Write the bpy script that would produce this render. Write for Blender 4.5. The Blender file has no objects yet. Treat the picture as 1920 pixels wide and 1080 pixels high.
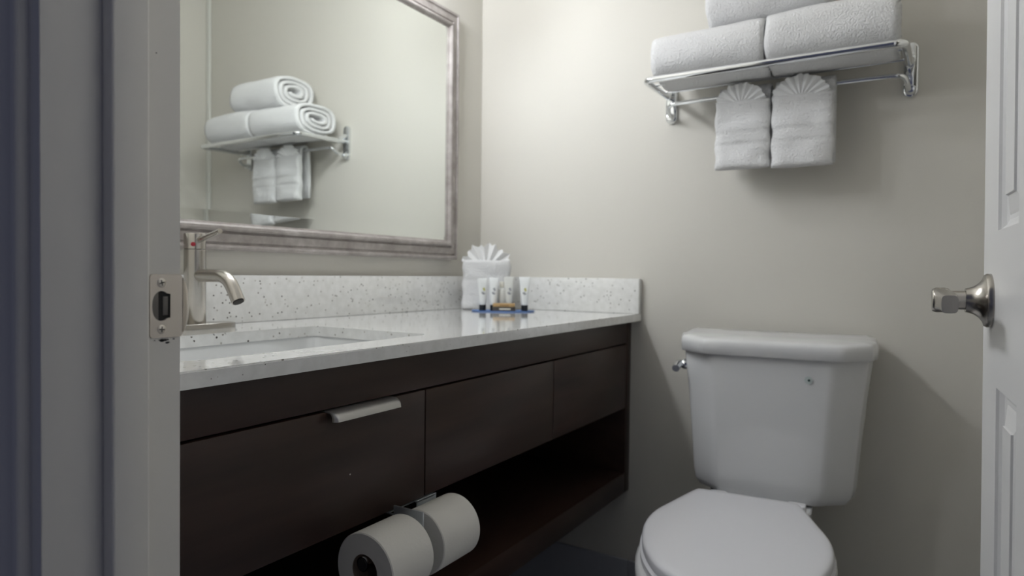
import bpy, bmesh, math, random
from mathutils import Vector, Matrix, noise
random.seed(7)
S = bpy.context.scene
COL = S.collection
PI = math.pi

# ------------------------------------------------------------------ camera
YAW, PITCH, ROLL, FPX = 0.5518, 0.0219, 0.0118, 1241.7
D = 1.803                                     # y of the back wall
cam = bpy.data.cameras.new('camera'); cam_o = bpy.data.objects.new('camera', cam); COL.objects.link(cam_o)
fw = Vector((-math.sin(YAW)*math.cos(PITCH), math.cos(YAW)*math.cos(PITCH), -math.sin(PITCH)))
rt = Vector((math.cos(YAW), math.sin(YAW), 0)); up = rt.cross(fw)
r2 = rt*math.cos(ROLL)+up*math.sin(ROLL); u2 = -rt*math.sin(ROLL)+up*math.cos(ROLL)
M = Matrix((( r2.x, u2.x, -fw.x, 1.2347), (r2.y, u2.y, -fw.y, 0.0), (r2.z, u2.z, -fw.z, 0.9705), (0, 0, 0, 1)))
cam_o.matrix_world = M
cam.sensor_width = 36; cam.lens = FPX/1920*36; cam.clip_start = .02
cam.dof.use_dof = True; cam.dof.focus_distance = .85; cam.dof.aperture_fstop = 5.0
S.camera = cam_o

# ------------------------------------------------------------------ world, exposure
w = bpy.data.worlds.new('world'); S.world = w; w.use_nodes = True
bg = w.node_tree.nodes['Background']; bg.inputs[0].default_value = (.42, .46, .70, 1); bg.inputs[1].default_value = .118
S.view_settings.view_transform = 'Standard'; S.view_settings.look = 'None'
S.view_settings.exposure = 0.0; S.view_settings.gamma = 1.0; S.view_settings.use_curve_mapping = False
LAMP = 61.0                                    # brightness of the vanity light's diffuser

# ------------------------------------------------------------------ materials
def mat(name, col, rough=.5, metal=0, coat=0, spec=.5, sheen=0, emit=None):
    m = bpy.data.materials.new(name); m.use_nodes = True
    b = m.node_tree.nodes['Principled BSDF']
    b.inputs['Base Color'].default_value = (*col, 1); b.inputs['Roughness'].default_value = rough
    b.inputs['Metallic'].default_value = metal; b.inputs['Coat Weight'].default_value = coat
    b.inputs['Specular IOR Level'].default_value = spec; b.inputs['Sheen Weight'].default_value = sheen
    if emit: b.inputs['Emission Color'].default_value = (*emit[0], 1); b.inputs['Emission Strength'].default_value = emit[1]
    return m
def nd(m, t, **k):
    n = m.node_tree.nodes.new(t)
    for a, v in k.items():
        if a in n.inputs: n.inputs[a].default_value = v
        else: setattr(n, a, v)
    return n
def ln(m, a, ao, b, bi): m.node_tree.links.new(a.outputs[ao], b.inputs[bi])
def bump(m, scale, strength, dist=.001, detail=3, stretch=None, kind='ShaderNodeTexNoise'):
    tc = nd(m, 'ShaderNodeTexCoord'); mp = nd(m, 'ShaderNodeMapping')
    if stretch: mp.inputs['Scale'].default_value = stretch
    n = nd(m, kind); n.inputs['Scale'].default_value = scale
    if 'Detail' in n.inputs: n.inputs['Detail'].default_value = detail
    bp = nd(m, 'ShaderNodeBump'); bp.inputs['Strength'].default_value = strength; bp.inputs['Distance'].default_value = dist
    ln(m, tc, 'Object', mp, 'Vector'); ln(m, mp, 'Vector', n, 'Vector')
    ln(m, n, 0, bp, 'Height'); ln(m, bp, 'Normal', m.node_tree.nodes['Principled BSDF'], 'Normal')
    return n, mp
def colnoise(m, scale, stops, detail=4, stretch=None, rough=.5):
    tc = nd(m, 'ShaderNodeTexCoord'); mp = nd(m, 'ShaderNodeMapping')
    if stretch: mp.inputs['Scale'].default_value = stretch
    n = nd(m, 'ShaderNodeTexNoise'); n.inputs['Scale'].default_value = scale; n.inputs['Detail'].default_value = detail
    n.inputs['Roughness'].default_value = rough
    cr = nd(m, 'ShaderNodeValToRGB'); e = cr.color_ramp.elements
    while len(e) < len(stops): e.new(.5)
    for q, (p, c) in zip(e, stops): q.position = p; q.color = (*c, 1)
    ln(m, tc, 'Object', mp, 'Vector'); ln(m, mp, 'Vector', n, 'Vector'); ln(m, n, 0, cr, 'Fac')
    ln(m, cr, 'Color', m.node_tree.nodes['Principled BSDF'], 'Base Color')
    return cr
wall_m = mat('wall paint', (.655, .633, .578), .55, spec=.3); bump(wall_m, 190, .22, .0012, 2)
ceil_m = mat('ceiling paint', (.78, .77, .73), .8); bump(ceil_m, 120, .3, .002)
hall_m = mat('hall paint', (.55, .55, .56), .7); bump(hall_m, 150, .2, .001)
trim_m = mat('trim paint', (.80, .775, .72), .42); bump(trim_m, 55, .08, .0008, 4, (1, 1, .12))
door_m = mat('door paint', (.74, .735, .73), .42); bump(door_m, 60, .35, .0006, 4, (.09, 1, 1.6))
tile_m = mat('floor tile', (.42, .43, .47), .4)
base_m = mat('base tile', (.42, .43, .47), .4)
wood_m = mat('espresso wood', (.03, .018, .014), .36, spec=.4)
colnoise(wood_m, 9, [(.3, (.026, .0135, .0095)), (.7, (.048, .026, .019))], 6, (1, .35, 3.2)); bump(wood_m, 30, .06, .0004, 4, (1, .15, 4))
quartz_m = mat('white quartz', (.66, .66, .64), .10, spec=.6, coat=.7); quartz_m.node_tree.nodes['Principled BSDF'].inputs['Coat Roughness'].default_value = .05
def quartz(m):
    tc = nd(m, 'ShaderNodeTexCoord'); v = nd(m, 'ShaderNodeTexVoronoi'); v.inputs['Scale'].default_value = 190; v.inputs['Randomness'].default_value = 1
    sp = nd(m, 'ShaderNodeSeparateColor'); lt = nd(m, 'ShaderNodeMath', operation='LESS_THAN'); lt.inputs[1].default_value = .07
    ld = nd(m, 'ShaderNodeMath', operation='LESS_THAN'); ld.inputs[1].default_value = .37
    mu = nd(m, 'ShaderNodeMath', operation='MULTIPLY')
    ln(m, tc, 'Object', v, 'Vector'); ln(m, v, 'Color', sp, 'Color'); ln(m, sp, 'Red', lt, 0); ln(m, v, 'Distance', ld, 0)
    ln(m, lt, 0, mu, 0); ln(m, ld, 0, mu, 1)
    n = nd(m, 'ShaderNodeTexNoise'); n.inputs['Scale'].default_value = 60; n.inputs['Detail'].default_value = 5; ln(m, tc, 'Object', n, 'Vector')
    cr = nd(m, 'ShaderNodeValToRGB'); e = cr.color_ramp.elements
    e[0].position = .35; e[0].color = (.76, .76, .74, 1); e[1].position = .65; e[1].color = (.84, .84, .825, 1)
    ln(m, n, 0, cr, 'Fac')
    g = nd(m, 'ShaderNodeValToRGB'); ge = g.color_ramp.elements; ge[0].color = (.07, .06, .05, 1); ge[1].color = (.66, .64, .60, 1)
    ln(m, sp, 'Green', g, 'Fac')
    mx = nd(m, 'ShaderNodeMix', data_type='RGBA'); ln(m, mu, 0, mx, 0); ln(m, cr, 'Color', mx, 6); ln(m, g, 'Color', mx, 7)
    ln(m, mx, 2, m.node_tree.nodes['Principled BSDF'], 'Base Color')
quartz(quartz_m)
porc_m = mat('porcelain', (.70, .705, .71), .08, coat=.3)
seat_m = mat('seat plastic', (.72, .72, .75), .22)
sink_m = mat('sink porcelain', (.74, .75, .75), .1, coat=.3)
chrome_m = mat('chrome', (.78, .80, .82), .07, 1)
nickel_m = mat('brushed nickel', (.47, .445, .41), .26, 1)
satin_m = mat('satin nickel', (.58, .53, .47), .36, 1)
dark_m = mat('dark cavity', (.02, .018, .016), .7)
alum_m = mat('satin aluminium', (.60, .59, .57), .4, .8)
zinc_m = mat('zinc plate', (.62, .66, .70), .35, .7)
towel_m = mat('terry cloth', (.80, .80, .80), .95, spec=.1, sheen=.3); bump(towel_m, 260, 1.0, .004, 4)
linen_m = mat('flat terry band', (.79, .79, .785), .9, spec=.15); bump(linen_m, 700, .3, .001, 2)
paper_m = mat('tissue paper', (.74, .72, .67), .95, spec=.1); bump(paper_m, 260, .3, .0008)
core_m = mat('cardboard core', (.20, .15, .11), .9)
mirror_m = mat('mirror silver', (.87, .90, .875), .0, 1)
frame_m = mat('whitewashed wood', (.45, .41, .385), .5)
colnoise(frame_m, 22, [(.3, (.27, .24, .22)), (.55, (.40, .365, .345)), (.75, (.54, .505, .485))], 6, (1, 1, 1), .65)
tube_m = mat('tube plastic', (.78, .80, .80), .3); cap_m = mat('black cap', (.012, .013, .016), .35)
clear_m = mat('cloudy bottle', (.72, .73, .70), .2)
kraft_m = mat('kraft card', (.50, .33, .15), .7); soapdk_m = mat('soap label', (.07, .06, .05), .6); white_m = mat('white print', (.72, .70, .62), .6)
blue_m = mat('blue tray', (.13, .27, .62), .25)
leaf_m = mat('leaf print', (.42, .42, .10), .6); grey_m = mat('grey print', (.28, .29, .32), .6)
red_m = mat('red dot', (.35, .01, .03), .3); rubber_m = mat('black rubber', (.012, .012, .012), .6)
teal_m = mat('teal print', (.16, .30, .28), .5); teald_m = mat('dark teal print', (.02, .05, .05), .5)
smudge_m = mat('smudge', (.10, .095, .09), .8)
glow_m = mat('lit diffuser', (.9, .9, .88), .5, emit=((.92, .95, 1.0), LAMP))

# ------------------------------------------------------------------ helpers
def finish(name, bm, m, parent=None, smooth=True, ang=35, recalc=True):
    if recalc: bmesh.ops.recalc_face_normals(bm, faces=bm.faces)
    me = bpy.data.meshes.new(name); bm.to_mesh(me); bm.free()
    for k in (m if isinstance(m, (list, tuple)) else [m]): me.materials.append(k)
    if smooth:
        me.shade_smooth() if hasattr(me, 'shade_smooth') else None
        try: me.set_sharp_from_angle(angle=math.radians(ang))
        except Exception: pass
    o = bpy.data.objects.new(name, me); COL.objects.link(o)
    if parent: o.parent = parent
    return o
def empty(name, label, cat, loc=(0, 0, 0), rz=0, group=None):
    o = bpy.data.objects.new(name, None); COL.objects.link(o); o.empty_display_size = .05
    o.location = loc; o.rotation_euler = (0, 0, rz); o['label'] = label; o['category'] = cat
    if group: o['group'] = group
    return o
def struct(o, label, cat):
    o['kind'] = 'structure'; o['label'] = label; o['category'] = cat; return o
def box(bm, a, b, bev=0, seg=2, mi=0):
    vs = [bm.verts.new((x, y, z)) for x in (a[0], b[0]) for y in (a[1], b[1]) for z in (a[2], b[2])]
    fs = [bm.faces.new([vs[i] for i in q]) for q in ((0, 1, 3, 2), (4, 6, 7, 5), (0, 4, 5, 1), (2, 3, 7, 6), (0, 2, 6, 4), (1, 5, 7, 3))]
    for f in fs: f.material_index = mi
    if bev:
        es = list({e for f in fs for e in f.edges})
        bmesh.ops.bevel(bm, geom=es, offset=bev, segments=seg, affect='EDGES', profile=.5)
def loft(bm, secs, cap=True, closed=True, mi=0):
    rows = [[bm.verts.new(p) for p in s] for s in secs]
    n = len(rows[0])
    for a, b in zip(rows, rows[1:]):
        for i in range(n if closed else n-1):
            f = bm.faces.new((a[i], a[(i+1) % n], b[(i+1) % n], b[i])); f.material_index = mi
    if cap:
        for r in (rows[0], rows[-1]):
            f = bm.faces.new(r); f.material_index = mi
    return rows
def tube(bm, pts, r, n=12, cap=True, mi=0, sx=1, sy=1):
    pts = [Vector(p) for p in pts]; rs = r if isinstance(r, (list, tuple)) else [r]*len(pts)
    t0 = (pts[1]-pts[0]).normalized(); ref = Vector((0, 0, 1)) if abs(t0.z) < .9 else Vector((0, 1, 0))
    u = t0.cross(ref).normalized(); secs = []
    for i, p in enumerate(pts):
        t = ((pts[min(i+1, len(pts)-1)]-pts[max(i-1, 0)])).normalized()
        u = (u - t*u.dot(t)).normalized(); v = t.cross(u)
        secs.append([p+u*math.cos(2*PI*k/n)*rs[i]*sx+v*math.sin(2*PI*k/n)*rs[i]*sy for k in range(n)])
    loft(bm, secs, cap, mi=mi)
def smooth_path(pts, rad=.02, seg=6):
    pts = [Vector(p) for p in pts]; out = [pts[0]]
    for a, b, c in zip(pts, pts[1:], pts[2:]):
        d1, d2 = a-b, c-b; r = min(rad, d1.length*.49, d2.length*.49)
        p, q = b+d1.normalized()*r, b+d2.normalized()*r
        for k in range(seg+1):
            t = k/seg; out.append(p*(1-t)**2+b*2*t*(1-t)+q*t*t)
    out.append(pts[-1]); return out
def lathe(bm, prof, org, axis='z', n=32, mi=0):
    """prof: list of (radius, distance along axis)"""
    org = Vector(org); secs = []
    for r, h in prof:
        s = []
        for k in range(n):
            a = 2*PI*k/n; c, q = math.cos(a)*r, math.sin(a)*r
            s.append(org+(Vector((c, q, h)) if axis == 'z' else Vector((h, c, q)) if axis == 'x' else Vector((q, h, c))))
        secs.append(s)
    loft(bm, secs, True, mi=mi)
def rrect(x0, x1, y0, y1, r, n=6):
    out = []
    for cx, cy, a0 in ((x1-r, y1-r, 0), (x0+r, y1-r, PI/2), (x0+r, y0+r, PI), (x1-r, y0+r, 3*PI/2)):
        for k in range(n+1):
            a = a0+PI/2*k/n; out.append((cx+r*math.cos(a), cy+r*math.sin(a)))
    return out
def chaikin(p, it=2, q=.25):
    for _ in range(it):
        o = []
        for i in range(len(p)):
            a, b = p[i], p[(i+1) % len(p)]
            o.append((a[0]*(1-q)+b[0]*q, a[1]*(1-q)+b[1]*q)); o.append((a[0]*q+b[0]*(1-q), a[1]*q+b[1]*(1-q)))
        p = o
    return p
def superell(a, b, e, n=48):
    out = []
    for k in range(n):
        t = 2*PI*k/n; c, s = math.cos(t), math.sin(t)
        out.append((a*math.copysign(abs(c)**(2/e), c), b*math.copysign(abs(s)**(2/e), s)))
    return out
def polyslab(bm, pts2, fn0, fn1):
    """prism between two maps of the same outline"""
    loft(bm, [[fn0(p) for p in pts2], [fn1(p) for p in pts2]])

# ------------------------------------------------------------------ room shell
YF0, YF1 = .2463, .3615                       # hall face and bathroom face of the front wall
b = bmesh.new(); box(b, (-1.5, -1.6, -.05), (3.2, D+.1, 0)); struct(finish('floor', b, tile_m, smooth=False), 'dark grey tiled bathroom floor below the floating vanity', 'floor')
b = bmesh.new(); box(b, (-.1, YF0, 2.38), (1.6, D+.1, 2.45)); struct(finish('ceiling', b, ceil_m, smooth=False), 'white bathroom ceiling', 'ceiling')
b = bmesh.new(); box(b, (-.1, YF1, 0), (0, D+.1, 2.38)); struct(finish('wall_left', b, wall_m, smooth=False), 'beige wall carrying the framed mirror', 'wall')
b = bmesh.new(); box(b, (0, D, 0), (1.5, D+.1, 2.38)); struct(finish('wall_back', b, wall_m, smooth=False), 'beige textured wall behind toilet and towel shelf', 'wall')
b = bmesh.new(); box(b, (1.5, YF1, 0), (1.6, D+.1, 2.38)); struct(finish('wall_right', b, wall_m, smooth=False), 'beige wall right of the toilet, behind the open door', 'wall')
HX = 1.345                                    # face of the hinge jamb
b = bmesh.new(); box(b, (-1.5, YF0, 0), (.6327, YF1, 2.45)); box(b, (HX+.019, YF0, 0), (3.2, YF1, 2.45)); box(b, (.6327, YF0, 2.06), (HX+.019, YF1, 2.45))
struct(finish('wall_front', b, wall_m, smooth=False), 'wall around the bathroom doorway', 'wall')
b = bmesh.new(); box(b, (.535, D-.009, 0), (1.5, D, .146), .002, 1); box(b, (.0, D-.009, 0), (.533, D, .146), .002, 1)
struct(finish('baseboard_back', b, base_m), 'dark grey tile base along the back wall', 'baseboard')
b = bmesh.new(); box(b, (1.476, D-.012, .15), (1.5, D, 2.38), .004, 2)
struct(finish('trim_2', b, mat('corner strip', (.72, .72, .68), .4)), 'pale vertical strip in the right back corner', 'trim')

# door frame with strike plate
jf = bmesh.new()
box(jf, (.6327, YF0, 0), (.6517, YF1, 2.06), .0015, 2)                     # strike jamb
box(jf, (.6517, .292, 0), (.6677, .3240, 2.04), .0028, 3)                  # stop
box(jf, (HX, YF0, 0), (HX+.019, YF1, 2.06), .0015, 2)
box(jf, (HX-.012, .292, 0), (HX, .3235, 2.04), .0015, 2)
box(jf, (.6517, YF0, 2.041), (HX, YF1, 2.06)); box(jf, (.6677, .292, 2.029), (HX-.012, .3235, 2.041))
frame_o = struct(finish('trim_1', jf, trim_m), 'painted door jamb and stop beside the doorway', 'door frame')
def casing(x0, x1, z1, sgn):
    """moulded casing board on the hall side, inner edge at x0"""
    b = bmesh.new(); prof = [(0, 0), (0, .006), (.003, .009), (.008, .0095), (.012, .008), (.018, .012), (.05, .016), (.057, .016), (.060, 0)]
    secs = [[(x0+sgn*-p[0], YF0-p[1], z) for p in prof] for z in (0, z1)]
    loft(b, secs); return b
c1 = casing(.6345, 0, 2.12, 1); finish('casing', c1, trim_m, frame_o, ang=60)
c2 = casing(HX+.012, 0, 2.12, -1); finish('casing', c2, trim_m, frame_o, ang=60)
# strike plate: flat plate with a D shaped hole, bent lip
ZP = .9375
def strike():
    b = bmesh.new(); X = .6517+.0016
    outer = rrect(.3318, .3622, ZP-.0287, ZP+.0287, .003, 4); outer = [(y, z) for y, z in outer]
    hole = []                                   # straight right side, bowed left side
    hole = [(.3506, ZP+.0108), (.3506, ZP-.0108)]
    for k in range(25):
        a = math.radians(-55-250*k/24); hole.append((.3423+.0085*math.cos(a), ZP+.0135*math.copysign(abs(math.sin(a))**.8, math.sin(a))))
    o = [b.verts.new((X, *p)) for p in outer]; h = [b.verts.new((X, *p)) for p in hole]
    es = [b.edges.new((o[i], o[(i+1) % len(o)])) for i in range(len(o))]
    hh = [h[0]]
    for v in h[1:]:
        if (v.co-hh[-1].co).length > 1e-5 and (v.co-hh[0].co).length > 1e-5: hh.append(v)
        else: b.verts.remove(v)
    es += [b.edges.new((hh[i], hh[(i+1) % len(hh)])) for i in range(len(hh))]
    bmesh.ops.triangle_fill(b, use_beauty=True, edges=es)
    g = bmesh.ops.extrude_face_region(b, geom=list(b.faces))
    for v in [q for q in g['geom'] if isinstance(q, bmesh.types.BMVert)]: v.co.x -= .0014
    # lip curving away past the jamb edge
    rows = []; n = 14
    for j in range(9):
        t = j/8; row = []
        for k in range(n+1):
            s = -1+2*k/n; ext = .0085*(1-abs(s)**3.2)
            z = ZP+s*(.0275-.002*t); yy = .3615+.0015+ext*t; xx = X-.0003-.0045*t*t*(1-abs(s)**4)
            row.append((xx, yy, z))
        rows.append(row)
    top = [[b.verts.new(p) for p in r] for r in rows]; bot = [[b.verts.new((p[0]-.0013, p[1], p[2])) for p in r] for r in rows]
    for g_ in (top, bot):
        for a, c in zip(g_, g_[1:]):
            for i in range(n): b.faces.new((a[i], a[i+1], c[i+1], c[i]))
    for i in range(n): b.faces.new((top[-1][i], top[-1][i+1], bot[-1][i+1], bot[-1][i]))
    return finish('strike_plate', b, satin_m, frame_o, ang=30)
sp = strike(); sp['label'] = 'satin nickel strike plate with screws'
b = bmesh.new()                                # latch pocket behind the hole
box(b, (.6518, .3325, ZP-.0155), (.65205, .3525, ZP+.0155)); finish('latch_pocket', b, dark_m, sp, smooth=False)
b = bmesh.new(); box(b, (.6521, .3440, ZP-.0085), (.6527, .3488, ZP+.0085), .0003); box(b, (.6521, .3335, ZP-.0135), (.6524, .3400, ZP+.0125), .0002)
finish('adjusting_tab', b, mat('worn steel', (.16, .15, .14), .45, .8), sp)
for zc, rot in ((ZP+.0208, .25), (ZP-.0212, -.05)):
    b = bmesh.new(); lathe(b, [(.0001, .0004), (.0036, .0004), (.0042, 0), (.0042, -.0006), (.0001, -.0006)], (.65335, .3425, zc), 'x', 24)
    s = finish('screw', b, mat('screw steel', (.66, .62, .56), .3, 1), sp)
    b = bmesh.new()
    for a in (rot, rot+PI/2):
        c, q = math.cos(a), math.sin(a)
        vs = []
        for x in (.6537, .65385):
            for u, v in ((-.0026, -.0005), (.0026, -.0005), (.0026, .0005), (-.0026, .0005)):
                vs.append((x, .3425+u*c-v*q, zc+u*q+v*c))
        loft(b, [vs[:4], vs[4:]])
    finish('cross_slot', b, dark_m, s, smooth=False)
b = bmesh.new()                                # paint scuff under the plate
for k in range(16):
    y, z = .3435+random.gauss(0, .0045), ZP-.0305-abs(random.gauss(0, .0012)); r = random.uniform(.0004, .0011)
    loft(b, [[(x, y+r*1.8*math.cos(a)*random.uniform(.7, 1.2), z+r*math.sin(a)) for a in [2*PI*i/7 for i in range(7)]] for x in (.6517, .65185)])
finish('paint_scuff', b, smudge_m, frame_o, smooth=False)
b = bmesh.new()
loft(b, [[(x, .3385+.0006*math.cos(a), 1.163+.0006*math.sin(a)) for a in [2*PI*i/8 for i in range(8)]] for x in (.6517, .6519)])
finish('paint_chip', b, smudge_m, frame_o, smooth=False)

# ------------------------------------------------------------------ open door (door_1)
AL = math.radians(3.1); DW = .67
door = empty('door_1', 'white panelled door standing open on the right, with satin lever', 'door', (1.3049+.054*DW, 1.04-.9985*DW, 0), PI/2+AL)
door['kind'] = 'structure'
door.rotation_euler = (0, 0, PI/2+AL)
def leaf():
    """door slab, front face at local y=0, with recessed moulded panels"""
    b = bmesh.new(); H0, H1 = .008, 2.03; T = .035
    xs_p = [(.104, .226), (DW-.226, DW-.104)]
    xs_p = [(DW-x1, DW-x0) for x0, x1 in xs_p][::-1]
    zs_p = [(.24, .846), (1.026, 1.62), (1.73, 1.93)]
    for side in (0, 1):
        yf = 0 if side == 0 else -T; sg = -1 if side == 0 else 1
        xs = sorted({0, DW, *[v for p in xs_p for v in p]}); zs = sorted({H0, H1, *[v for p in zs_p for v in p]})
        for i in range(len(xs)-1):
            for j in range(len(zs)-1):
                x0, x1, z0, z1 = xs[i], xs[i+1], zs[j], zs[j+1]
                pan = (x0, x1) in xs_p and (z0, z1) in zs_p
                if not pan:
                    b.faces.new([b.verts.new((x, yf, z)) for x, z in ((x0, z0), (x1, z0), (x1, z1), (x0, z1))])
                else:
                    rings = []
                    for ins, dep in ((0, 0), (.0015, .003), (.006, .0075), (.011, .009), (.016, .009), (.019, .0078), (.036, .0035), (.0366, .0012)):
                        ins_x = min(ins, (x1-x0)*.45)
                        rings.append([(x0+ins_x, yf+sg*dep, z0+ins), (x1-ins_x, yf+sg*dep, z0+ins), (x1-ins_x, yf+sg*dep, z1-ins), (x0+ins_x, yf+sg*dep, z1-ins)])
                    rr = [[b.verts.new(p) for p in r] for r in rings]
                    for a, c in zip(rr, rr[1:]):
                        for k in range(4): b.faces.new((a[k], a[(k+1) % 4], c[(k+1) % 4], c[k]))
                    b.faces.new(rr[-1])
    for x in (0, DW): b.faces.new([b.verts.new(p) for p in ((x, 0, H0), (x, -T, H0), (x, -T, H1), (x, 0, H1))])
    for z in (H0, H1): b.faces.new([b.verts.new(p) for p in ((0, 0, z), (0, -T, z), (DW, -T, z), (DW, 0, z))])
    bmesh.ops.remove_doubles(b, verts=b.verts, dist=1e-5)
    return b
leaf_o = finish('door_leaf', leaf(), door_m, door, smooth=False)
KZ, KX = .9445, DW-.057
hb = bmesh.new()
lathe(hb, [(.0001, 0), (.0325, 0), (.0325, .004), (.031, .0065), (.0265, .008), (.0215, .0115), (.0175, .0165), (.0155, .0215), (.0148, .0255), (.0001, .0255)], (KX, 0, KZ), 'y', 40)
rose = finish('rose', hb, nickel_m, door); rose['label'] = 'round flared satin nickel rose'
hb = bmesh.new()
lathe(hb, [(.0001, .02), (.0115, .02), (.0115, .040), (.0145, .043), (.0155, .047), (.0155, .056), (.0135, .060), (.0001, .0605)], (KX, 0, KZ), 'y', 32)
# the lever reaches from the hub towards the hinges
secs = []
for t in [k/10 for k in range(11)]:
    x = KX-.002-.100*t; hh = .0135-.0035*t; th = .0085-.0005*t; yc = .052-.004*math.sin(t*PI)-.002*t; zc = KZ+.001-.003*t
    secs.append([(x, yc+p[0], zc+p[1]) for p in superell(th, hh, 4, 20)])
loft(hb, secs)
lev = finish('lever_handle', hb, nickel_m, door); lev['label'] = 'satin nickel lever handle'
b = bmesh.new()
for zz in (.25, 1.05, 1.8): lathe(b, [(.0001, 0), (.007, 0), (.007, .09), (.0001, .09)], (-.002, -.004, zz), 'z', 12)
finish('hinge', b, nickel_m, door)
# the door hangs slightly out of plumb
door.rotation_mode = 'XYZ'
Rz = Matrix.Rotation(PI/2+AL, 4, 'Z'); piv = Vector((1.3049, 1.04, .95))
tilt = Matrix.Translation(piv) @ Matrix.Rotation(math.radians(-.7), 4, Vector((0, 1, 0))) @ Matrix.Translation(-piv)
door.matrix_world = tilt @ Matrix.Translation(door.location) @ Rz

# ------------------------------------------------------------------ vanity
van = empty('vanity_cabinet', 'dark espresso floating vanity with drawer fronts and open lower shelf', 'cabinet', (.265, 1.08, .349))
def vpart(name, parts, m=wood_m, par=van, bev=.0012, label=None):
    b = bmesh.new()
    for a, c in parts: box(b, a, c, bev, 2)
    o = finish(name, b, m); o.parent = par; o.matrix_parent_inverse = Matrix.Translation(-Vector(par.location)) if par is van else par_inv(par)
    if label: o['label'] = label
    return o
def par_inv(p):
    m = Matrix.Identity(4); q = p
    return Matrix.Identity(4)
XF = .53
vpart('carcass', [((.003, YF1+.002, .592), (.500, D-.0355, .608))], bev=0)
vpart('top_rail', [((.5015, YF1+.002, .7765), (XF, D-.0355, .8395))])
vpart('end_panel', [((.003, D-.035, .349), (XF, D-.001, .8395))])
vpart('end_panel', [((.003, YF1+.001, .349), (XF, YF1+.0015+.03, .590))])
vpart('back_panel', [((.003, YF1+.033, .408), (.018, D-.036, .5905))])
vpart('bottom_shelf', [((.003, YF1+.033, .349), (XF, D-.0355, .407))])
ys = [YF1+.002, .8713, 1.3310, D-.0355]
drs = []
for y0, y1 in zip(ys, ys[1:]):
    drs.append(vpart('drawer_front', [((.502, y0+.0012, .5925), (XF, y1-.0012, .7730))], bev=.0015))
# aluminium edge pull on the left drawer front
b = bmesh.new()
prof = [(.500, .7738), (.532, .7742), (.541, .7737), (.547, .7712), (.5505, .7665), (.5515, .7605), (.5495, .7603), (.5485, .7660), (.5455, .7695), (.540, .7717), (.532, .7721), (.500, .7718)]
secs = []
for y in (.651, .652, .655, .66, .70, .78, .785, .788, .789): 
    k = max(0, .003-(y-.651))/.003+max(0, .003-(.789-y))/.003
    secs.append([(p[0] if p[0] < .535 else .535+(p[0]-.535)*(1-.45*k*k), y, p[1]) for p in prof])
loft(b, secs)
h = finish('edge_pull', b, alum_m, ang=40); h.parent = drs[0]; h.matrix_parent_inverse = Matrix.Identity(4)
for o in drs: pass
h['label'] = 'brushed aluminium edge pull'
b = bmesh.new(); lathe(b, [(.0001, 0), (.0012, 0), (.0001, .0004)], (XF, .6985, .6735), 'x', 8)
h2 = finish('scuff_mark', b, white_m); h2.parent = drs[0]; h2.matrix_parent_inverse = Matrix.Identity(4)

# countertop with sink cutout
ZC = .86; CW = .56
ct = empty('countertop', 'white speckled quartz countertop with backsplash over the dark vanity', 'countertop', (.28, 1.08, .84))
CI = Matrix.Translation((-.28, -1.08, -.84))
def cpart(name, b, m=quartz_m, **k):
    o = finish(name, b, m, **k); o.parent = ct; o.matrix_parent_inverse = CI; return o
b = bmesh.new()
out = [(0.002, YF1+.001), (CW, YF1+.001), (CW, D-.001), (.002, D-.001)]
SX0, SX1, SY0, SY1 = .195, .487, .470, .930
inn = rrect(SX0, SX1, SY0, SY1, .022, 6)
o_ = [b.verts.new((*p, ZC)) for p in out]; i_ = [b.verts.new((*p, ZC)) for p in inn]
es = [b.edges.new((o_[i], o_[(i+1) % 4])) for i in range(4)]+[b.edges.new((i_[i], i_[(i+1) % len(i_)])) for i in range(len(i_))]
bmesh.ops.triangle_fill(b, use_beauty=True, edges=es)
g = bmesh.ops.extrude_face_region(b, geom=list(b.faces))
for v in [q for q in g['geom'] if isinstance(q, bmesh.types.BMVert)]: v.co.z -= .02
bmesh.ops.recalc_face_normals(b, faces=b.faces)
bev = [e for e in b.edges if len(e.link_faces) == 2 and abs(e.calc_face_angle(0)) > .8 and abs(e.verts[0].co.z-ZC) < 1e-4 and abs(e.verts[1].co.z-ZC) < 1e-4]
bmesh.ops.bevel(b, geom=bev, offset=.0018, segments=2, affect='EDGES')
cpart('slab', b, ang=30)
b = bmesh.new(); box(b, (.002, YF1+.002, ZC+.0003), (.022, D-.023, ZC+.1), .0015, 2); cpart('backsplash', b)
b = bmesh.new(); box(b, (.0022, D-.0225, ZC+.0003), (CW, D-.001, ZC+.1), .0015, 2); cpart('side_splash', b)

# sink
sk = empty('undermount_sink', 'white rectangular undermount sink set in the quartz countertop', 'sink', (.341, .70, .70))
b = bmesh.new(); secs = []
def ring(x0, x1, y0, y1, r, z): return [(x, y, z) for x, y in rrect(x0, x1, y0, y1, r, 8)]
secs.append(ring(SX0-.022, SX1+.022, SY0-.022, SY1+.022, .04, ZC-.0205-.012))
secs.append(ring(SX0-.022, SX1+.022, SY0-.022, SY1+.022, .04, ZC-.0205))
secs.append(ring(SX0-.004, SX1+.004, SY0-.004, SY1+.004, .03, ZC-.0205))
secs.append(ring(SX0-.001, SX1+.001, SY0-.001, SY1+.001, .03, ZC-.026))
for t, ins in ((.06, .004), (.10, .010), (.125, .022), (.138, .045), (.143, .08)):
    secs.append(ring(SX0+ins, SX1-ins, SY0+ins, SY1-ins, .03+ins*.5, ZC-.0205-t))
loft(b, secs, cap=False); b.faces.new([v for v in b.verts][-len(secs[0]):])
SI = Matrix.Translation((-.341, -.70, -.70))
o = finish('basin', b, sink_m, ang=50); o.parent = sk; o.matrix_parent_inverse = SI
b = bmesh.new(); lathe(b, [(.0001, 0), (.022, 0), (.022, .002), (.018, .003), (.0001, .001)], (.341, .70, ZC-.1632), 'z', 28)
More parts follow.
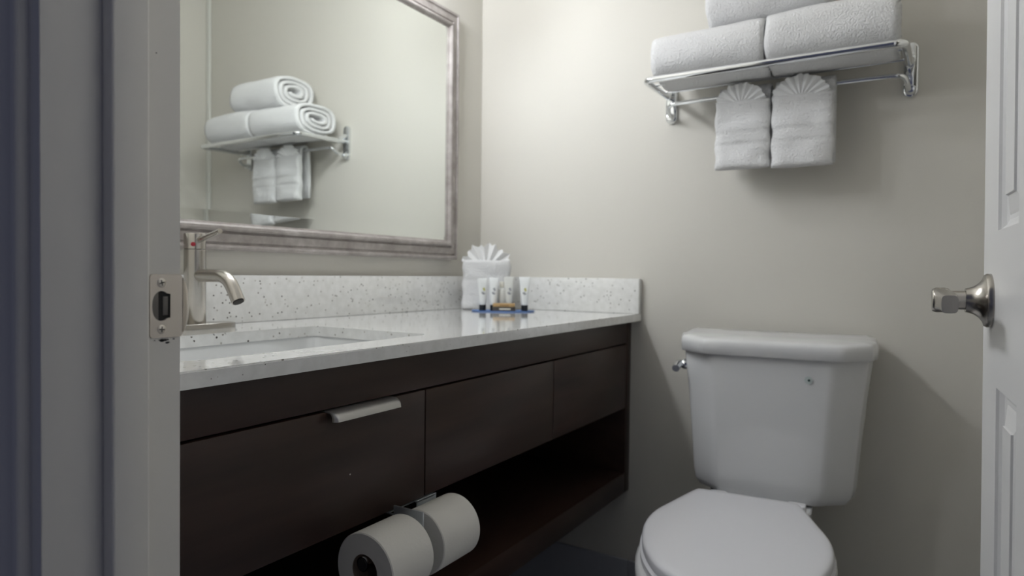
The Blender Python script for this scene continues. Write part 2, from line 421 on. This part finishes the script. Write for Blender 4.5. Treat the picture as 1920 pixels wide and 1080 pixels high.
o = finish('drain', b, chrome_m); o.parent = sk; o.matrix_parent_inverse = SI

# faucet
FX, FY = .083, .742
fa = empty('faucet', 'brushed nickel single lever faucet behind the sink, with red dot', 'faucet', (FX, FY, ZC))
b = bmesh.new(); loft(b, [[(x, y, z) for x, y in superell(.026*s, .078*s, 4, 40)] for z, s in ((.0002, 1), (.0075, 1), (.0095, .985), (.0102, .95))])
finish('deck_plate', b, nickel_m, fa)
b = bmesh.new(); lathe(b, [(.0001, .006), (.0185, .006), (.0192, .007), (.0192, .1475), (.0188, .148), (.0001, .148)], (0, 0, 0), 'z', 40)
finish('column', b, nickel_m, fa)
b = bmesh.new(); lathe(b, [(.0001, .1485), (.0182, .1485), (.0192, .1492), (.0192, .176), (.0182, .178), (.0001, .178)], (0, 0, 0), 'z', 40)
top = finish('handle_cap', b, nickel_m, fa)
b = bmesh.new(); tube(b, [(.008, 0, .165), (.016, -.002, .1655), (.05, -.006, .172), (.090, -.010, .180)], [.0058, .0056, .0048, .0045], 16)
finish('lever', b, nickel_m, top)
b = bmesh.new(); lathe(b, [(.0001, 0), (.0042, 0), (.0036, .0012), (.0001, .0016)], (0, 0, 0), 'x', 16)
rd = finish('red_dot', b, red_m, top); rd['label'] = 'red hot water dot'; rd.rotation_euler = (0, 0, math.radians(-42)); rd.location = (.0188*math.cos(math.radians(-42)), .0188*math.sin(math.radians(-42)), .1575)
b = bmesh.new(); pth = smooth_path([(.012, 0, .100), (.098, 0, .100), (.128, 0, .055)], .036, 10); tube(b, pth, .0118, 24)
spt = finish('spout', b, nickel_m, fa, ang=40)
b = bmesh.new(); e1, e0 = pth[-1], (pth[-1]-pth[-2]).normalized(); tube(b, [e1-e0*.001, e1+e0*.0012], .0095, 20); finish('aerator', b, dark_m, spt)

# ------------------------------------------------------------------ mirror
MY0, MY1, MZ0, MZ1, FWD = .40, 1.6445, 1.011, 1.756, .0575
mir = empty('framed_mirror', 'large mirror in a whitewashed wooden frame above the counter', 'mirror', (0, (MY0+MY1)/2, MZ0))
MI = Matrix.Translation((0, -(MY0+MY1)/2, -MZ0))
prof = [(0, .001), (0, .021), (.002, .025), (.006, .027), (.010, .026), (.0125, .021), (.015, .0205), (.017, .0235), (.034, .0245), (.0365, .020), (.0385, .020), (.040, .0265), (.044, .0305), (.049, .030), (.0525, .026), (.0535, .020), (.0575, .0185), (.0575, .001)]
def mring(w, x):
    v = w*.86
    return [(x, MY0+v, MZ0+w), (x, MY1-v, MZ0+w), (x, MY1-v, MZ1-w*.9), (x, MY0+v, MZ1-w*.9)]
b = bmesh.new(); rr = [[b.verts.new(p) for p in mring(w_, x_)] for w_, x_ in prof]
for a, c in zip(rr, rr[1:]):
    for k in range(4): b.faces.new((a[k], a[(k+1) % 4], c[(k+1) % 4], c[k]))
o = finish('frame', b, frame_m, ang=25); o.parent = mir; o.matrix_parent_inverse = MI
BW, TA = .0235, math.radians(2.6)
b = bmesh.new(); b.faces.new([b.verts.new(p) for p in mring(FWD+BW, .0162)]); box(b, (.002, MY0+FWD+.001, MZ0+FWD+.001), (.006, MY1-FWD-.001, MZ1-FWD-.001))
o = finish('mirror_glass', b, mirror_m, smooth=False); o.parent = mir; o.matrix_parent_inverse = MI
b = bmesh.new(); r0, r1 = mring(FWD+BW, .0162), mring(FWD-.001, .0162+math.tan(TA)*(BW+.001))
for k in range(4): b.faces.new([b.verts.new(p) for p in (r0[k], r0[(k+1) % 4], r1[(k+1) % 4], r1[k])])
o = finish('bevelled_edge', b, mirror_m, smooth=False); o.parent = mir; o.matrix_parent_inverse = MI

# ------------------------------------------------------------------ vanity light above the mirror
vl = empty('vanity_light', 'vanity light with three lit frosted shades mounted above the mirror', 'light', (0, .98, 1.87))
b = bmesh.new(); box(b, (.001, -.34, -.035), (.022, .34, .035), .004, 2); finish('back_plate', b, nickel_m, vl)
for y in (-.26, .01, .28):
    b = bmesh.new(); tube(b, smooth_path([(.02, y, .01), (.15, y, .01), (.15, y, -.012)], .02, 5), .007, 12); finish('arm', b, nickel_m, vl)
    b = bmesh.new(); lathe(b, [(.0001, -.115), (.036, -.115), (.041, -.108), (.043, -.06), (.040, -.025), (.026, -.014), (.0001, -.013)], (.15, y, 0), 'z', 28); finish('shade', b, glow_m, vl)

# ------------------------------------------------------------------ towel shelf
SY, SZ = D-.232, 1.450
sh = empty('towel_shelf', 'chrome towel shelf with lower bar on the back wall above the toilet', 'towel rack', (.93, D, SZ))
HI = Matrix.Translation((-.93, -D, -SZ))
def hp(name, b, m=chrome_m, par=None, **k):
    o = finish(name, b, m, **k); o.parent = par or sh
    o.matrix_parent_inverse = HI if not par else Matrix.Identity(4)
    return o
XL, XR = .640, 1.207
b = bmesh.new()
pth = smooth_path([(XL+.002, D-.008, SZ+.008), (XL+.001, D-.05, SZ+.004), (XL+.006, SY, SZ), (XR-.008, SY, SZ), (XR-.003, D-.05, SZ+.006), (XR-.002, D-.008, SZ+.010)], .022, 8)
tube(b, pth, .0082, 14); hp('front_rail', b)
for yy in (D-.15, D-.07):
    b = bmesh.new(); tube(b, [(XL+.005, yy, SZ+.009), (XR-.005, yy, SZ+.010)], .0032, 12); hp('shelf_rail', b)
b = bmesh.new(); pth = smooth_path([(XL+.004, D-.006, 1.405), (XL+.004, D-.040, 1.405), (XL+.012, D-.068, 1.4265), (XL+.055, D-.070, 1.4272), (XR-.06, D-.070, 1.4272), (XR-.012, D-.068, 1.4265), (XR-.004, D-.040, 1.405), (XR-.004, D-.006, 1.405)], .016, 6)
tube(b, pth, .0056, 14); hp('towel_bar', b)
for x in (XL, XR):
    b = bmesh.new()
    outl = [(x+.0155*math.cos(a), (1.5005 if math.sin(a) >= 0 else 1.4045)+.0155*math.sin(a)) for a in [2*PI*(k+.5)/32 for k in range(32)]]
    sc = lambda s, y: [((p[0]-x)*s+x, y, (p[1]-1.4525)*(1-(1-s)*.25)+1.4525) for p in outl]
    loft(b, [sc(1, D-.0005), sc(1, D-.006), sc(.9, D-.0095), sc(.7, D-.0105)])
    pl = hp('wall_plate', b)
    b = bmesh.new(); s_ = 1 if x == XL else -1
    tube(b, smooth_path([(x, D-.010, 1.478), (x+.001*s_, D-.028, 1.470), (x+.002*s_, D-.05, 1.452)], .01, 4), [.009]*2+[.0085]*3+[.008]*(len(smooth_path([(0,0,0),(1,0,0),(1,1,0)], .01, 4))-5), 12)
    b2 = bmesh.new(); lathe(b2, [(.0001, 0), (.011, 0), (.0115, -.006), (.008, -.013), (.0001, -.0135)], (x, D-.010, 1.405), 'y', 20)
    a = finish('bar_socket', b2, chrome_m); a.parent = pl
    a = finish('support_arm', b, chrome_m); a.parent = pl; a.matrix_parent_inverse = HI @ Matrix.Identity(4)
    a.matrix_parent_inverse = Matrix.Identity(4)

# ------------------------------------------------------------------ folded bath towels
def rolled_towel(L, a, bb, th, seed, turns=3.3, sag=0):
    """flattened roll: spiral strip of cloth extruded along x; origin at the bottom centre"""
    b = bmesh.new(); n = int(turns*44); outer, inner = [], []
    def P(t, off):
        ang = -PI*.5+.35 - t*2*PI; k = t*th*1.22+off
        A, B = max(a-k*1.45, .006), max(bb-k, .0028)
        c, s = math.cos(ang), math.sin(ang); e = 2.6
        return Vector((0, A*math.copysign(abs(c)**(2/e), c), bb+B*math.copysign(abs(s)**(2/e), s)))
    NX = 22; rows = []
    for j in range(NX+1):
        u = j/NX; x = -L/2+L*u; edge = min(u, 1-u)*NX
        rnd = .0 if edge >= 2 else (2-edge)*.0009
        row = []
        for side in (0, 1):
            rng = range(n+1) if side == 0 else range(n, -1, -1)
            for i in rng:
                t = turns*i/n
                p = P(t, (rnd if side == 0 else th-rnd))
                p.x = x
                q = Vector((x*9, p.y*14, p.z*14+seed))
                w_ = noise.noise(q)*.0055+noise.noise(q*3.1)*.0018
                p.z += w_*(.3+.7*(p.z/(2*bb))); p.y += w_*.8
                p.x += noise.noise(Vector((p.y*18, p.z*18, seed+5+j//20)))*.006*abs(2*u-1)**3
                p.z -= sag*abs(2*u-1)**2*(p.z/(2*bb))
                row.append(p)
        rows.append([b.verts.new(p) for p in row])
    m_ = len(rows[0])
    for r_, s_ in zip(rows, rows[1:]):
        for i in range(m_): b.faces.new((r_[i], r_[(i+1) % m_], s_[(i+1) % m_], s_[i]))
    for r_ in (rows[0], rows[-1]):
        for i in range(n): b.faces.new((r_[i], r_[i+1], r_[m_-2-i], r_[m_-1-i]))
    return b
TZ = SZ+.0035
def towel(name, label, x0, x1, z, h, seed, ycen, dep, rz=0, sag=0, group='rolled bath towels on the shelf'):
    b = rolled_towel(x1-x0, dep/2, h/2, .0125, seed, sag=sag)
    o = finish(name, b, towel_m, ang=180); o.location = ((x0+x1)/2, ycen, z); o.rotation_euler = (0, 0, rz)
    o['label'] = label; o['category'] = 'towel'; o['group'] = group; return o
towel('bath_towel', 'folded white bath towel at the left end of the chrome shelf', .658, .920, TZ, .128, 3, 1.6745, .215)
towel('bath_towel', 'folded white bath towel at the right end of the chrome shelf', .924, 1.186, TZ, .138, 11, 1.676, .218, sag=.006)
towel('bath_towel', 'folded white bath towel lying on top of the two others', .784, 1.050, TZ+.112, .132, 23, 1.684, .205, math.radians(1))

# ------------------------------------------------------------------ pocket folded hand towels with a fan on top
def pocket_body(wd, ht, dp, seed, bands=(), taper=0.0, lean=0):
    """soft upright slab, front at -y; bands are (height fraction, depth) creases"""
    b = bmesh.new(); secs = []; N = 34
    for j in range(N+1):
        v = j/N; z = ht*v
        e = 1.0
        if v < .06: e = math.sqrt(max(0, 1-((.06-v)/.06)**2))*.35+.65
        if v > .955: e = math.sqrt(max(0, 1-((v-.955)/.045)**2))*.4+.6
        a = wd/2*(1-taper*v)*(.97+.03*e)+.0018*math.sin(v*17+seed); d_ = dp/2*e
        s = []
        for px, py in superell(a, d_, 3.4, 56):
            cr = sum(dd*math.exp(-((v-hf)/.013)**2) for hf, dd in bands)
            k = noise.noise(Vector((px*24, v*5, seed)))*.0045+noise.noise(Vector((px*70, v*16, seed+3)))*.001
            yy = py
            if py < 0: yy = py*(1)+cr+k
            else: yy = py+k*.6
            s.append((px, yy, z+noise.noise(Vector((px*20, seed, v)))*.002))
        secs.append(s)
    loft(b, secs); return b
def fan(r0, r1, amp, n, a0=-78, a1=78, seed=0, lean=0, flat=1.0, th=.0032, ystep=0, jag=.035):
    """pleated cloth fan, hinge at the origin, opening upwards"""
    b = bmesh.new(); m_ = n*4; R = 7; grid = []
    for j in range(R+1):
        q = j/R; row = []
        for i in range(m_+1):
            t = i/m_; ang = math.radians(a0+(a1-a0)*t); ph = math.sin(t*n*2*PI)
            r = r0+(r1-r0)*q*(1+jag*math.sin(seed+i*2.3)+jag*.8*math.sin(i*.9+seed*2))*(1-.0*abs(t-.5))
            row.append(Vector((math.sin(ang)*r*1.0, ph*amp*(.35+.65*q)+ystep*t-lean*q, math.cos(ang)*r*flat)))
        grid.append(row)
    F = [[b.verts.new(p+Vector((0, -th/2, 0))) for p in r] for r in grid]; B = [[b.verts.new(p+Vector((0, th/2, 0))) for p in r] for r in grid]
    for G in (F, B):
        for a, c in zip(G, G[1:]):
            for i in range(m_): b.faces.new((a[i], a[i+1], c[i+1], c[i]))
    for i in range(m_):
        b.faces.new((F[-1][i], F[-1][i+1], B[-1][i+1], B[-1][i])); b.faces.new((F[0][i], F[0][i+1], B[0][i+1], B[0][i]))
    for i in (0, m_):
        for j in range(R): b.faces.new((F[j][i], F[j+1][i], B[j+1][i], B[j][i]))
    return b
def hand_towel(label, xc, wd, zb, seed, tilt=0, back=0.0):
    t = empty('hand_towel', label, 'towel', (xc, D-.070, zb), tilt, 'hand towels hung on the bar')
    H = 1.405-zb
    o = finish('pocket_fold', pocket_body(wd, H, .036, seed, ((.36, .0038), (.42, -.002), (.52, .0038), (.58, -.002), (.70, .0015))), towel_m, t, ang=180); o.location = (0, -.026, 0)
    # cloth passing over the bar, back layer behind the bar
    b = bmesh.new(); pts = [( -.016, H-.02), (-.013, 1.431-zb), (-.006, 1.4385-zb), (.003, 1.4395-zb), (.0115, 1.4335-zb), (.0155, 1.42-zb), (.020, H*.8), (.021, H*.4), (.020, .012)]
    th = .007; secs = []
    for i in range(13):
        x = -wd/2+.006+(wd-.008+back)*i/12; nz = noise.noise(Vector((x*30, seed, 0)))*.002
        s = [(x, p[0]+nz, p[1]) for p in pts]+[(x, p[0]+(-th if False else th)*(.9 if k < 8 else .6)*(1)+nz, p[1]+(th*.8 if k in (3, 4) else 0)) for k, p in reversed(list(enumerate(pts)))]
        secs.append(s)
    # offset outward: first run is the inner surface touching the bar
    secs2 = []
    for s in secs:
        inn_ = s[:len(pts)]; out_ = []
        for k, p in enumerate(inn_):
            a = inn_[max(k-1, 0)]; c = inn_[min(k+1, len(inn_)-1)]
            dy, dz = c[1]-a[1], c[2]-a[2]; L_ = math.hypot(dy, dz) or 1
            out_.append((p[0], p[1]-dz/L_*th*1.0 if True else 0, p[2]+dy/L_*th))
        secs2.append(list(inn_)+out_[::-1])
    loft(b, secs2); o = finish('back_layer', b, towel_m, t, ang=180)
    o = finish('pleated_fan', fan(.012, wd*.475, .0042, 8, seed=seed, lean=.004, flat=.86), linen_m, t, ang=50); o.location = (-.004, -.034, H-.012)
    return t
hand_towel('white hand towel hanging on the left of the bar, fan pleats on top', .851, .131, 1.238, 2)
hand_towel('white hand towel hanging on the right of the bar, nearer the door', .988, .136, 1.2345, 9, math.radians(1.5), .003)

# folded towel standing on the counter
ft = empty('folded_hand_towel', 'white hand towel with fan pleats standing in the counter corner', 'towel', (.112, 1.676, ZC), math.radians(33))
finish('pocket_fold', pocket_body(.150, .150, .055, 31, ((.60, .0035), (.66, -.002), (.93, .002)), .04), towel_m, ft, ang=180)
o = finish('pleated_fan', fan(.012, .078, .0065, 6, -72, 74, seed=4, flat=.95, ystep=.006, jag=.09), linen_m, ft, ang=50); o.location = (-.002, -.008, .123)

# ------------------------------------------------------------------ amenities on the blue tray
TX, TY, TR = .205, 1.625, math.radians(33)
ca, sa = math.cos(TR), math.sin(TR)
def tl(u, v): return (TX+u*ca-v*sa, TY+u*sa+v*ca)
tray = bmesh.new(); loft(tray, [[(x, y, z) for x, y in superell(.093*q, .042*q, 2.6, 48)] for z, q in ((0, .93), (.0008, .97), (.0030, 1), (.0032, .99), (.0018, .94), (.0014, .5))])
tr = finish('amenity_tray', tray, blue_m); tr.location = (TX, TY, ZC+.0002); tr.rotation_euler = (0, 0, TR)
tr['label'] = 'thin blue oval tray holding toiletries on the white counter'; tr['category'] = 'tray'
ZT = ZC+.0021
def tube_bottle(label, u, v, h, capm, rot, body=tube_m, wd=.030, art=True, colr=leaf_m):
    x, y = tl(u, v); t = empty('toiletry_tube', label, 'toiletry', (x, y, ZT), TR+rot, 'small toiletry tubes on the blue tray')
    b = bmesh.new(); lathe(b, [(.0001, 0), (.0098, 0), (.0100, .001), (.0100, .0165), (.0092, .0172), (.0001, .0172)], (0, 0, 0), 'z', 28); finish('cap', b, capm, t)
    b = bmesh.new(); secs = []
    for k in range(15):
        q = k/14; z = .0174+(h-.0174)*q; a = .0105+(wd/2-.0105)*q**1.2; d_ = .0105*(1-q)**.55+.0009
        if q < .06: a *= .9; 
        secs.append([(p[0], p[1], z) for p in superell(a, d_, 2+1.5*q, 32)])
    loft(b, secs); bo = finish('tube_body', b, body, t, ang=50)
    b = bmesh.new(); box(b, (-wd/2, -.0013, h-.009), (wd/2, .0013, h), .0006, 2); finish('crimped_end', b, body, t)
    if art:
        b = bmesh.new()                         # printed leaf and grey block, hugging the tube
        def dec(x0, z0, w_, h_, mi):
            q = (z0-.0174)/(h-.0174); d_ = .0105*(1-q)**.55+.0009
            vs = [(x0+w_*math.cos(a)*(1+.3*math.sin(3*a)), z0+h_*math.sin(a)) for a in [2*PI*i/14 for i in range(14)]]
            lay = []
            for off in (.0001, .0006):
                lay.append([(p[0], -(.0105*(1-(p[1]-.0174)/(h-.0174))**.55+.0009)*math.sqrt(max(.1, 1-(p[0]/.0135)**2))-off, p[1]) for p in vs])
            loft(b, lay, mi=mi)
        dec(.0035, .062, .0042, .005, 0); dec(.0015, .051, .0060, .0045, 1)
        finish('printed_label', b, [colr, grey_m], bo)
    return t
tube_bottle('white toiletry tube with black cap at the left end of the tray', -.060, -.004, .094, cap_m, .2)
tube_bottle('white toiletry tube with black cap second from left, behind the soap', -.028, -.002, .096, cap_m, -.1, colr=grey_m)
tube_bottle('white capped toiletry tube right behind the soap box', .016, .012, .099, tube_m, .1, clear_m, colr=grey_m)
tube_bottle('white toiletry tube with black cap at the right end of the tray', .062, -.002, .099, cap_m, -.15, wd=.034)
x, y = tl(-.004, .016)
bt = empty('toiletry_bottle', 'small cloudy bottle standing between the tubes behind the soap', 'toiletry', (x, y, ZT))
b = bmesh.new(); lathe(b, [(.0001, 0), (.012, 0), (.013, .002), (.013, .055), (.011, .062), (.006, .066), (.006, .068)], (0, 0, 0), 'z', 28); finish('bottle_body', b, clear_m, bt)
b = bmesh.new(); lathe(b, [(.0001, .0681), (.0075, .0681), (.0075, .083), (.0068, .084), (.0001, .084)], (0, 0, 0), 'z', 24); finish('screw_cap', b, white_m, bt)
x, y = tl(.002, -.026)
sb = empty('soap_box', 'small boxed soap with tan top and dark side on the tray', 'soap', (x, y, ZT), TR+math.radians(-2))
b = bmesh.new(); box(b, (-.033, -.011, .0), (.033, .011, .013), .001); o = finish('soap_carton', b, soapdk_m, sb)
b = bmesh.new(); box(b, (-.0315, -.0105, .0132), (.0315, .012, .0225), .0012); finish('tan_wrapper', b, kraft_m, sb)
b = bmesh.new(); box(b, (-.013, -.01155, .0045), (.019, -.0111, .0085)); finish('white_label', b, white_m, o, smooth=False)
b = bmesh.new(); box(b, (-.012, -.0111, .0155), (.014, -.01055, .0185), .0002); finish('printed_band', b, mat('brown print', (.30, .17, .07), .7), o)

# ------------------------------------------------------------------ toilet
TO = empty('toilet', 'white two piece toilet with closed lid against the back wall', 'toilet', (.940, 1.683, 0), math.radians(4.5))
def tank_plan(hw, fr, bk, flat):
    """octagon like plan: flat front, swept corners, straight back"""
    p = [(-flat, -fr), (flat, -fr), (hw*.95, -fr*.50), (hw, -fr*.1), (hw, bk*.6), (hw*.96, bk), (-hw*.96, bk), (-hw, bk*.6), (-hw, -fr*.1), (-hw*.95, -fr*.50)]
    q = []
    for i in range(len(p)):                     # extra points keep the flats flat
        a, c = p[i], p[(i+1) % len(p)]
        q.append(a); q.append(((a[0]+c[0])/2, (a[1]+c[1])/2))
    return chaikin(chaikin(q, 1, .09), 1, .25)
b = bmesh.new(); secs = []
for z, s, f in ((.452, .60, .60), (.453, .72, .74), (.460, .80, .86), (.475, .845, .925), (.50, .865, .95), (.60, .90, .965), (.70, .945, .985), (.775, .985, 1.0), (.786, .99, 1.0)):
    secs.append([(x, y, z) for x, y in tank_plan(.212*s, .098*f, .085*min(1, f+.03), .132*s)])
loft(b, secs); tank = finish('tank', b, porc_m, TO, ang=50)
b = bmesh.new(); secs = []
for z, s, f in ((.7865, .99, .985), (.788, 1.0, 1.0), (.808, 1.003, 1.005), (.8155, .997, .99), (.8205, .978, .955), (.8235, .91, .85), (.8240, .4, .3)):
    secs.append([(x, y, z+max(0, y+.10)*.062*min(1, max(0, (z-.80)/.015))) for x, y in tank_plan(.219*s, .108*f, .092*min(f, 1), .150*s)])
loft(b, secs); finish('tank_lid', b, porc_m, TO, ang=60)
b = bmesh.new()                                # side mounted flush lever
lathe(b, [(.0001, -.200), (.012, -.200), (.0135, -.206), (.012, -.212), (.0001, -.213)], (0, -.022, .748), 'x', 20)
tube(b, [(-.212, -.022, .748), (-.219, -.030, .750), (-.220, -.050, .747), (-.218, -.070, .742)], [.008, .011, .0105, .009], 14)
fl = finish('flush_lever', b, chrome_m, tank); fl['label'] = 'chrome flush lever'
b = bmesh.new(); lathe(b, [(.0001, 0), (.0085, 0), (.0085, .0003), (.0001, .0004)], (.082, -.0992, .742), 'y', 20)
for v in b.verts: v.co.y = -.0992*.998-(v.co.y+.0992)-.0005
st = finish('sticker', b, mat('clear sticker', (.52, .58, .57), .4), tank); st['label'] = 'small round sticker'
b = bmesh.new(); lathe(b, [(.0001, 0), (.0028, 0), (.0028, .0003), (.0001, .0003)], (.083, -.1005, .7415), 'y', 12); finish('sticker_mark', b, teald_m, st)
def bowl_plan(hw, f, bk, xoff=-.028):
    """elongated plan from y=-f (front) to y=-bk (rear)"""
    out_ = []; cy = -(bk+(f-bk)*.46)
    for k in range(48):
        a = 2*PI*k/48; c, s = math.cos(a), math.sin(a)
        ry = (f+cy) if s < 0 else (-bk-cy)
        e = 2.05 if s < 0 else 2.0
        out_.append((xoff+hw*math.copysign(abs(c)**(2/e), c), cy+ry*math.copysign(abs(s)**(2/2.1), s)))
    return out_
b = bmesh.new(); secs = []
for z, hw, f, bk in ((0, .118, .52, .02), (.02, .118, .52, .02), (.05, .108, .51, .03), (.15, .100, .50, .03), (.24, .118, .545, .02), (.32, .152, .60, .03), (.38, .172, .648, .07), (.415, .179, .665, .09), (.436, .178, .664, .10), (.441, .172, .655, .11)):
    secs.append([(x, y, z) for x, y in bowl_plan(hw, f, bk)])
loft(b, secs); bowl = finish('bowl', b, porc_m, TO, ang=60)
b = bmesh.new(); secs = []
for z, s in ((.40, .95), (.435, 1), (.449, 1), (.4515, .97)):
    secs.append([(x*s-.004, y*s-.035*(1-s)-.02, z) for x, y in rrect(-.115, .098, -.12, .07, .03, 5)])
loft(b, secs); finish('tank_deck', b, porc_m, TO)
half = [(.0, -.142), (.098, -.142), (.106, -.150), (.118, -.185), (.137, -.250), (.154, -.305), (.163, -.345), (.166, -.385), (.165, -.420), (.158, -.465), (.146, -.512), (.128, -.556), (.104, -.596), (.070, -.628), (.036, -.644), (.0, -.649)]
def lid_plan(s=1, off=-.023):
    pts = half+[(-x, y) for x, y in half[-2:0:-1]]
    cy = -.39
    return [(off-.003-.05*(y-cy)+x*s*1.03, cy+(y-cy)*s) for x, y in pts]
b = bmesh.new(); secs = []
for z, s in ((.4425, .985), (.444, 1.0), (.457, 1.005), (.4595, .99)):
    secs.append([(x, y, z) for x, y in chaikin(lid_plan(s*1.02), 2)])
loft(b, secs); finish('seat_ring', b, seat_m, TO, ang=50)
b = bmesh.new(); secs = []
for z, s in ((.4605, .985), (.462, 1.0), (.474, 1.003), (.4785, .99), (.4805, .965), (.4812, .90), (.4815, .4)):
    secs.append([(x, y, z) for x, y in chaikin(lid_plan(s), 2, .22)])
loft(b, secs); finish('seat_lid', b, seat_m, TO, ang=50)
for x in (-.100, .066):
    b = bmesh.new(); loft(b, [[(x+p[0]*s, -.140+p[1]*s, z) for p in rrect(-.019, .019, -.018, .016, .006, 4)] for z, s in ((.4525, 1), (.470, 1), (.4745, .93), (.4755, .8))])
    finish('hinge_cap', b, seat_m, TO)
for x in (-.092, .078):
    b = bmesh.new(); lathe(b, [(.0001, 0), (.012, 0), (.012, .012), (.008, .018), (.008, .035), (.0001, .035)], (x, -.055, .428+.001), 'z', 16)
    finish('tank_bolt', b, rubber_m, TO)
b = bmesh.new(); lathe(b, [(.0001, 0), (.010, 0), (.010, .012), (.0001, .012)], (-.125, -.040, .449), 'z', 14); finish('tank_bolt', b, rubber_m, TO)

# ------------------------------------------------------------------ toilet paper holder and rolls
AX, AZ = .574, .5465                            # roll axis
HY = .7870                                      # between the two rolls
th_ = empty('toilet_paper_holder', 'metal double toilet paper holder hung under the vanity drawers', 'paper holder', (AX, HY, AZ))
TI = Matrix.Translation((-AX, -HY, -AZ))
def tp(name, b, m, **k):
    o = finish(name, b, m, **k); o.parent = th_; o.matrix_parent_inverse = TI; return o
b = bmesh.new(); box(b, (.5015, .846, .5895), (XF+.0045, .897, .5912)); tp('mounting_tab', b, zinc_m)
b = bmesh.new(); box(b, (XF+.0022, .846, .5810), (XF+.0045, .897, .5925), .0004)
tp('front_lip', b, zinc_m)
b = bmesh.new(); box(b, (.5365, HY-.0012, .540), (AX+.022, HY+.0012, .6035), .0005); box(b, (.505, HY-.0012, .5875), (.5364, HY+.0012, .5893)); box(b, (.505, HY-.0012, .5875), (.525, HY+.062, .5890), .0004); tp('hanger_plate', b, zinc_m)
CR = .0225; RR = .0105
b = bmesh.new(); tube(b, [(AX, HY-.1075, AZ+CR-RR-.0008), (AX, HY+.118, AZ+CR-RR-.0008)], RR, 24)
tp('roller', b, chrome_m, ang=40)
b = bmesh.new(); tube(b, [(AX, HY-.1083, AZ+CR-RR-.0008), (AX, HY-.1076, AZ+CR-RR-.0008)], RR*.82, 20); tp('roller_end', b, dark_m)
def roll(label, y0, y1, R, seed, tail):
    ro = empty('toilet_paper_roll', label, 'toilet paper', (AX, (y0+y1)/2, AZ), 0, 'toilet paper rolls under the vanity')
    L2 = (y1-y0)/2; n = 64; b = bmesh.new()
    prof = [(CR+.0012, -L2+.0005), (R-.0015, -L2), (R, -L2+.0015), (R, L2-.0015), (R-.0015, L2), (CR+.0012, L2-.0005)]
    secs = [[(math.cos(2*PI*k/n)*r*(1+.006*math.sin(2*PI*k/n*3+seed)), y, math.sin(2*PI*k/n)*r*(1+.006*math.sin(2*PI*k/n*3+seed))) for k in range(n)] for r, y in prof]
    rows = loft(b, secs, cap=False)
    for k in range(n): b.faces.new((rows[-1][k], rows[-1][(k+1) % n], rows[0][(k+1) % n], rows[0][k]))
    finish('paper', b, paper_m, ro, ang=40)
    b = bmesh.new(); secs = [[(math.cos(2*PI*k/n)*r, y, math.sin(2*PI*k/n)*r) for k in range(n)] for r, y in ((CR, -L2+.001), (CR+.001, -L2+.0004), (CR+.001, L2-.0004), (CR, L2-.001))]
    rows = loft(b, secs, cap=False)
    for k in range(n): b.faces.new((rows[-1][k], rows[-1][(k+1) % n], rows[0][(k+1) % n], rows[0][k]))
    finish('cardboard_core', b, core_m, ro, ang=40)
    if tail:                                    # loose end of the paper below the roll
        b = bmesh.new(); g0, g1 = [], []
        for i in range(15):
            y = -L2+2*L2*i/14; jag = .002*math.sin(i*2.1)+(.004 if i > 12 else 0)
            col = []
            for q in range(6):
                a = math.radians(-62-26*q/5); rr_ = R+.0006+(.0045*(q/5)**2)
                col.append((math.cos(a)*rr_, y, math.sin(a)*rr_-(jag*(q/5)**2)))
            g0.append([b.verts.new(p) for p in col]); g1.append([b.verts.new((p[0]*.992, p[1], p[2]*.992)) for p in col])
        for G in (g0, g1):
            for a_, c_ in zip(G, G[1:]):
                for q in range(5): b.faces.new((a_[q], a_[q+1], c_[q+1], c_[q]))
        for i in range(14): b.faces.new((g0[i][5], g0[i+1][5], g1[i+1][5], g1[i][5]))
        for e_ in (0, 14):
            for q in range(5): b.faces.new((g0[e_][q], g0[e_][q+1], g1[e_][q+1], g1[e_][q]))
        finish('loose_sheet', b, paper_m, ro, ang=60)
    return ro
roll('white toilet paper roll nearest the door jamb, end facing out', .6835, .7735, .0540, 1, False)
roll('white toilet paper roll nearer the toilet, with a loose sheet', .8030, .9000, .0512, 4, True)

# ------------------------------------------------------------------ fix parent inverses of nested parts
def setinv():
    bpy.context.view_layer.update()
for o in list(COL.objects):
    if o.parent is drs[0] and o in (h, h2): o.matrix_parent_inverse = Matrix.Identity(4)
setinv()
